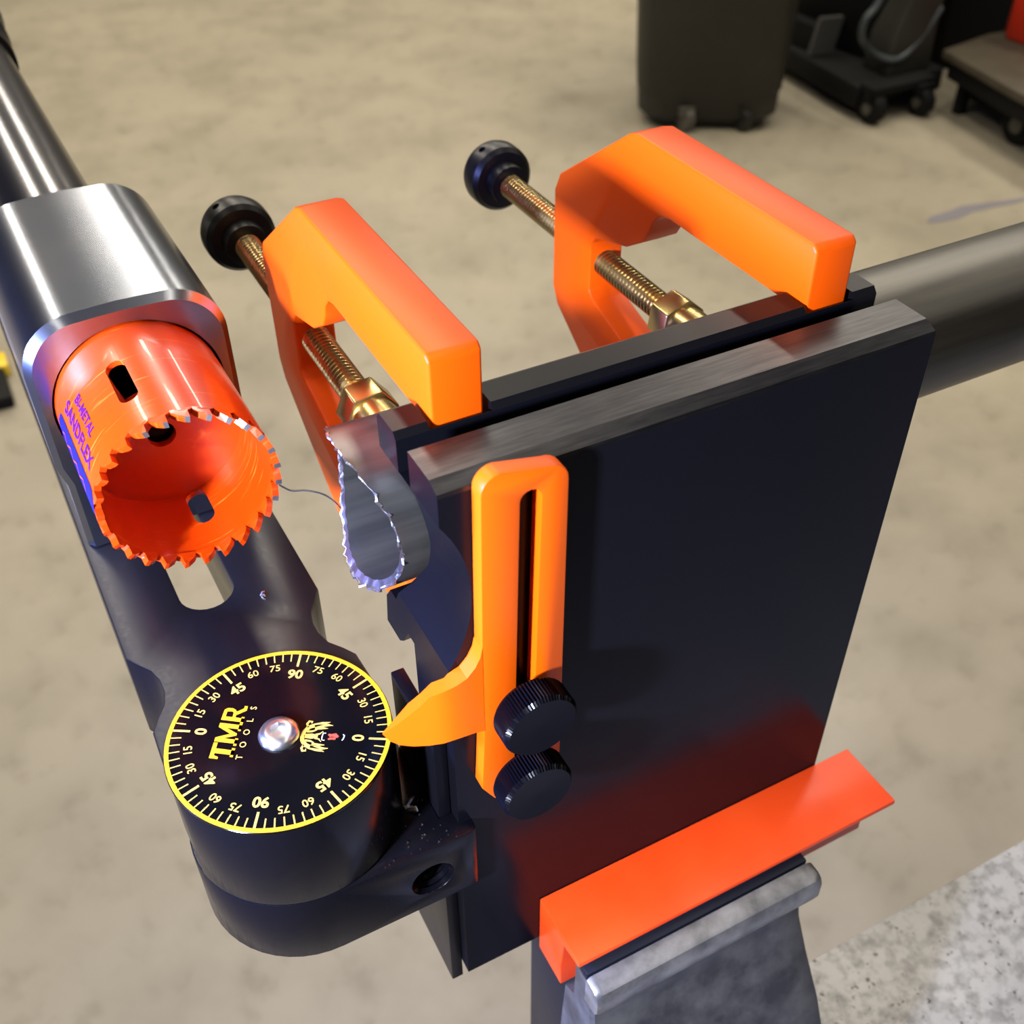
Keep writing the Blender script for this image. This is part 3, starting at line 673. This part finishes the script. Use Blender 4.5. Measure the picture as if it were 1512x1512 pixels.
# low rack with a red case on it
sf = root('low_rack', 'low wheeled rack with a bare board shelf on a black frame', 'shelf rack', (93, 62, FZ))
bd = [(85.4, 60.5), (84.0, 48.0), (100, 48.0), (103, 73.5), (95.5, 74.0), (88.0, 72.6)]
build('board', prism(bd, 'z', FZ+5.4, FZ+6.2), 'shelf_board', sf, bevel=0.08)
build('frame', prism([(86.0, 60.5), (84.8, 49), (99.5, 49), (102, 73), (95.5, 73.4), (88.6, 72.0)], 'z', FZ+3.6, FZ+5.4), 'rubber', sf)
build('lower_shelf', prism([(88.6, 60.5), (87.5, 49), (99.5, 49), (102, 73), (95.5, 73.4), (91.2, 72.0)], 'z', FZ+1.6, FZ+2.4), 'rubber', sf)
for lx, ly in ((90.5, 71.0), (100.5, 72.0), (89.0, 52), (98.5, 52)): build('leg', box(lx-0.5, lx+0.5, ly-0.5, ly+0.5, FZ, FZ+3.6), 'rubber', sf)
wheel(89.6, 62.6, 1.9, sf, 'wheel')
rd = [(98.6+x, 69.4+y) for x, y in rrect(-3.0, 3.0, -3.4, 3.4, 1.2, 5)]
tag(build('red_case', prism(rd, 'z', FZ+6.2, FZ+13), 'red_paint', bevel=0.4), 'red case standing on the low board shelf', 'case')
cb = root('tool_cabinet', 'tall dark cabinet standing behind the low rack', 'cabinet', (110, 86, FZ))
cpoly = [(97.5, 81.5), (104.5, 76.0), (122, 76.0), (122, 100), (98.5, 100)]
build('carcass', prism(cpoly, 'z', FZ+1.5, FZ+34), 'rubber', cb, bevel=0.3)
build('plinth', prism([(98.2, 82), (105, 76.6), (121.5, 76.6), (121.5, 99.5), (99, 99.5)], 'z', FZ, FZ+1.5), 'rubber', cb)
# black and yellow object beyond the arm
ye = root('striped_case', 'low black case with a yellow end on the floor beyond the swing arm', 'case', (-6.0, 65, FZ))
build('shell', box(-9.5, -2.55, 62.3, 66.4, FZ, FZ+0.9), 'rubber', ye, bevel=0.2)
build('end_panel', box(-9.5, -2.2, 66.4, 68.4, FZ, FZ+0.9), 'yellow_paint', ye, bevel=0.1)
# chalk smears
def smear(pts, w, label):
    a_, b_ = sw(pts, w); nn = len(pts)
    V_ = [(x, y, FZ+0.03) for x, y in a_]+[(x, y, FZ+0.03) for x, y in b_]
    tag(build('paint_smear', (V_, [(k, k+1, nn+k+1, nn+k) for k in range(nn-1)]), 'blue_chalk'), label, 'floor mark')
random.seed(9)
smear([(70.2, 54.0), (71.2, 54.1), (73, 54.0), (75, 54.3), (77, 54.0), (79, 53.6), (82, 53.2)], [0.2, 0.6, 0.7, 0.65, 0.5, 0.4, 0.2], 'long blue-grey smear on the concrete in front of the low wheeled rack')
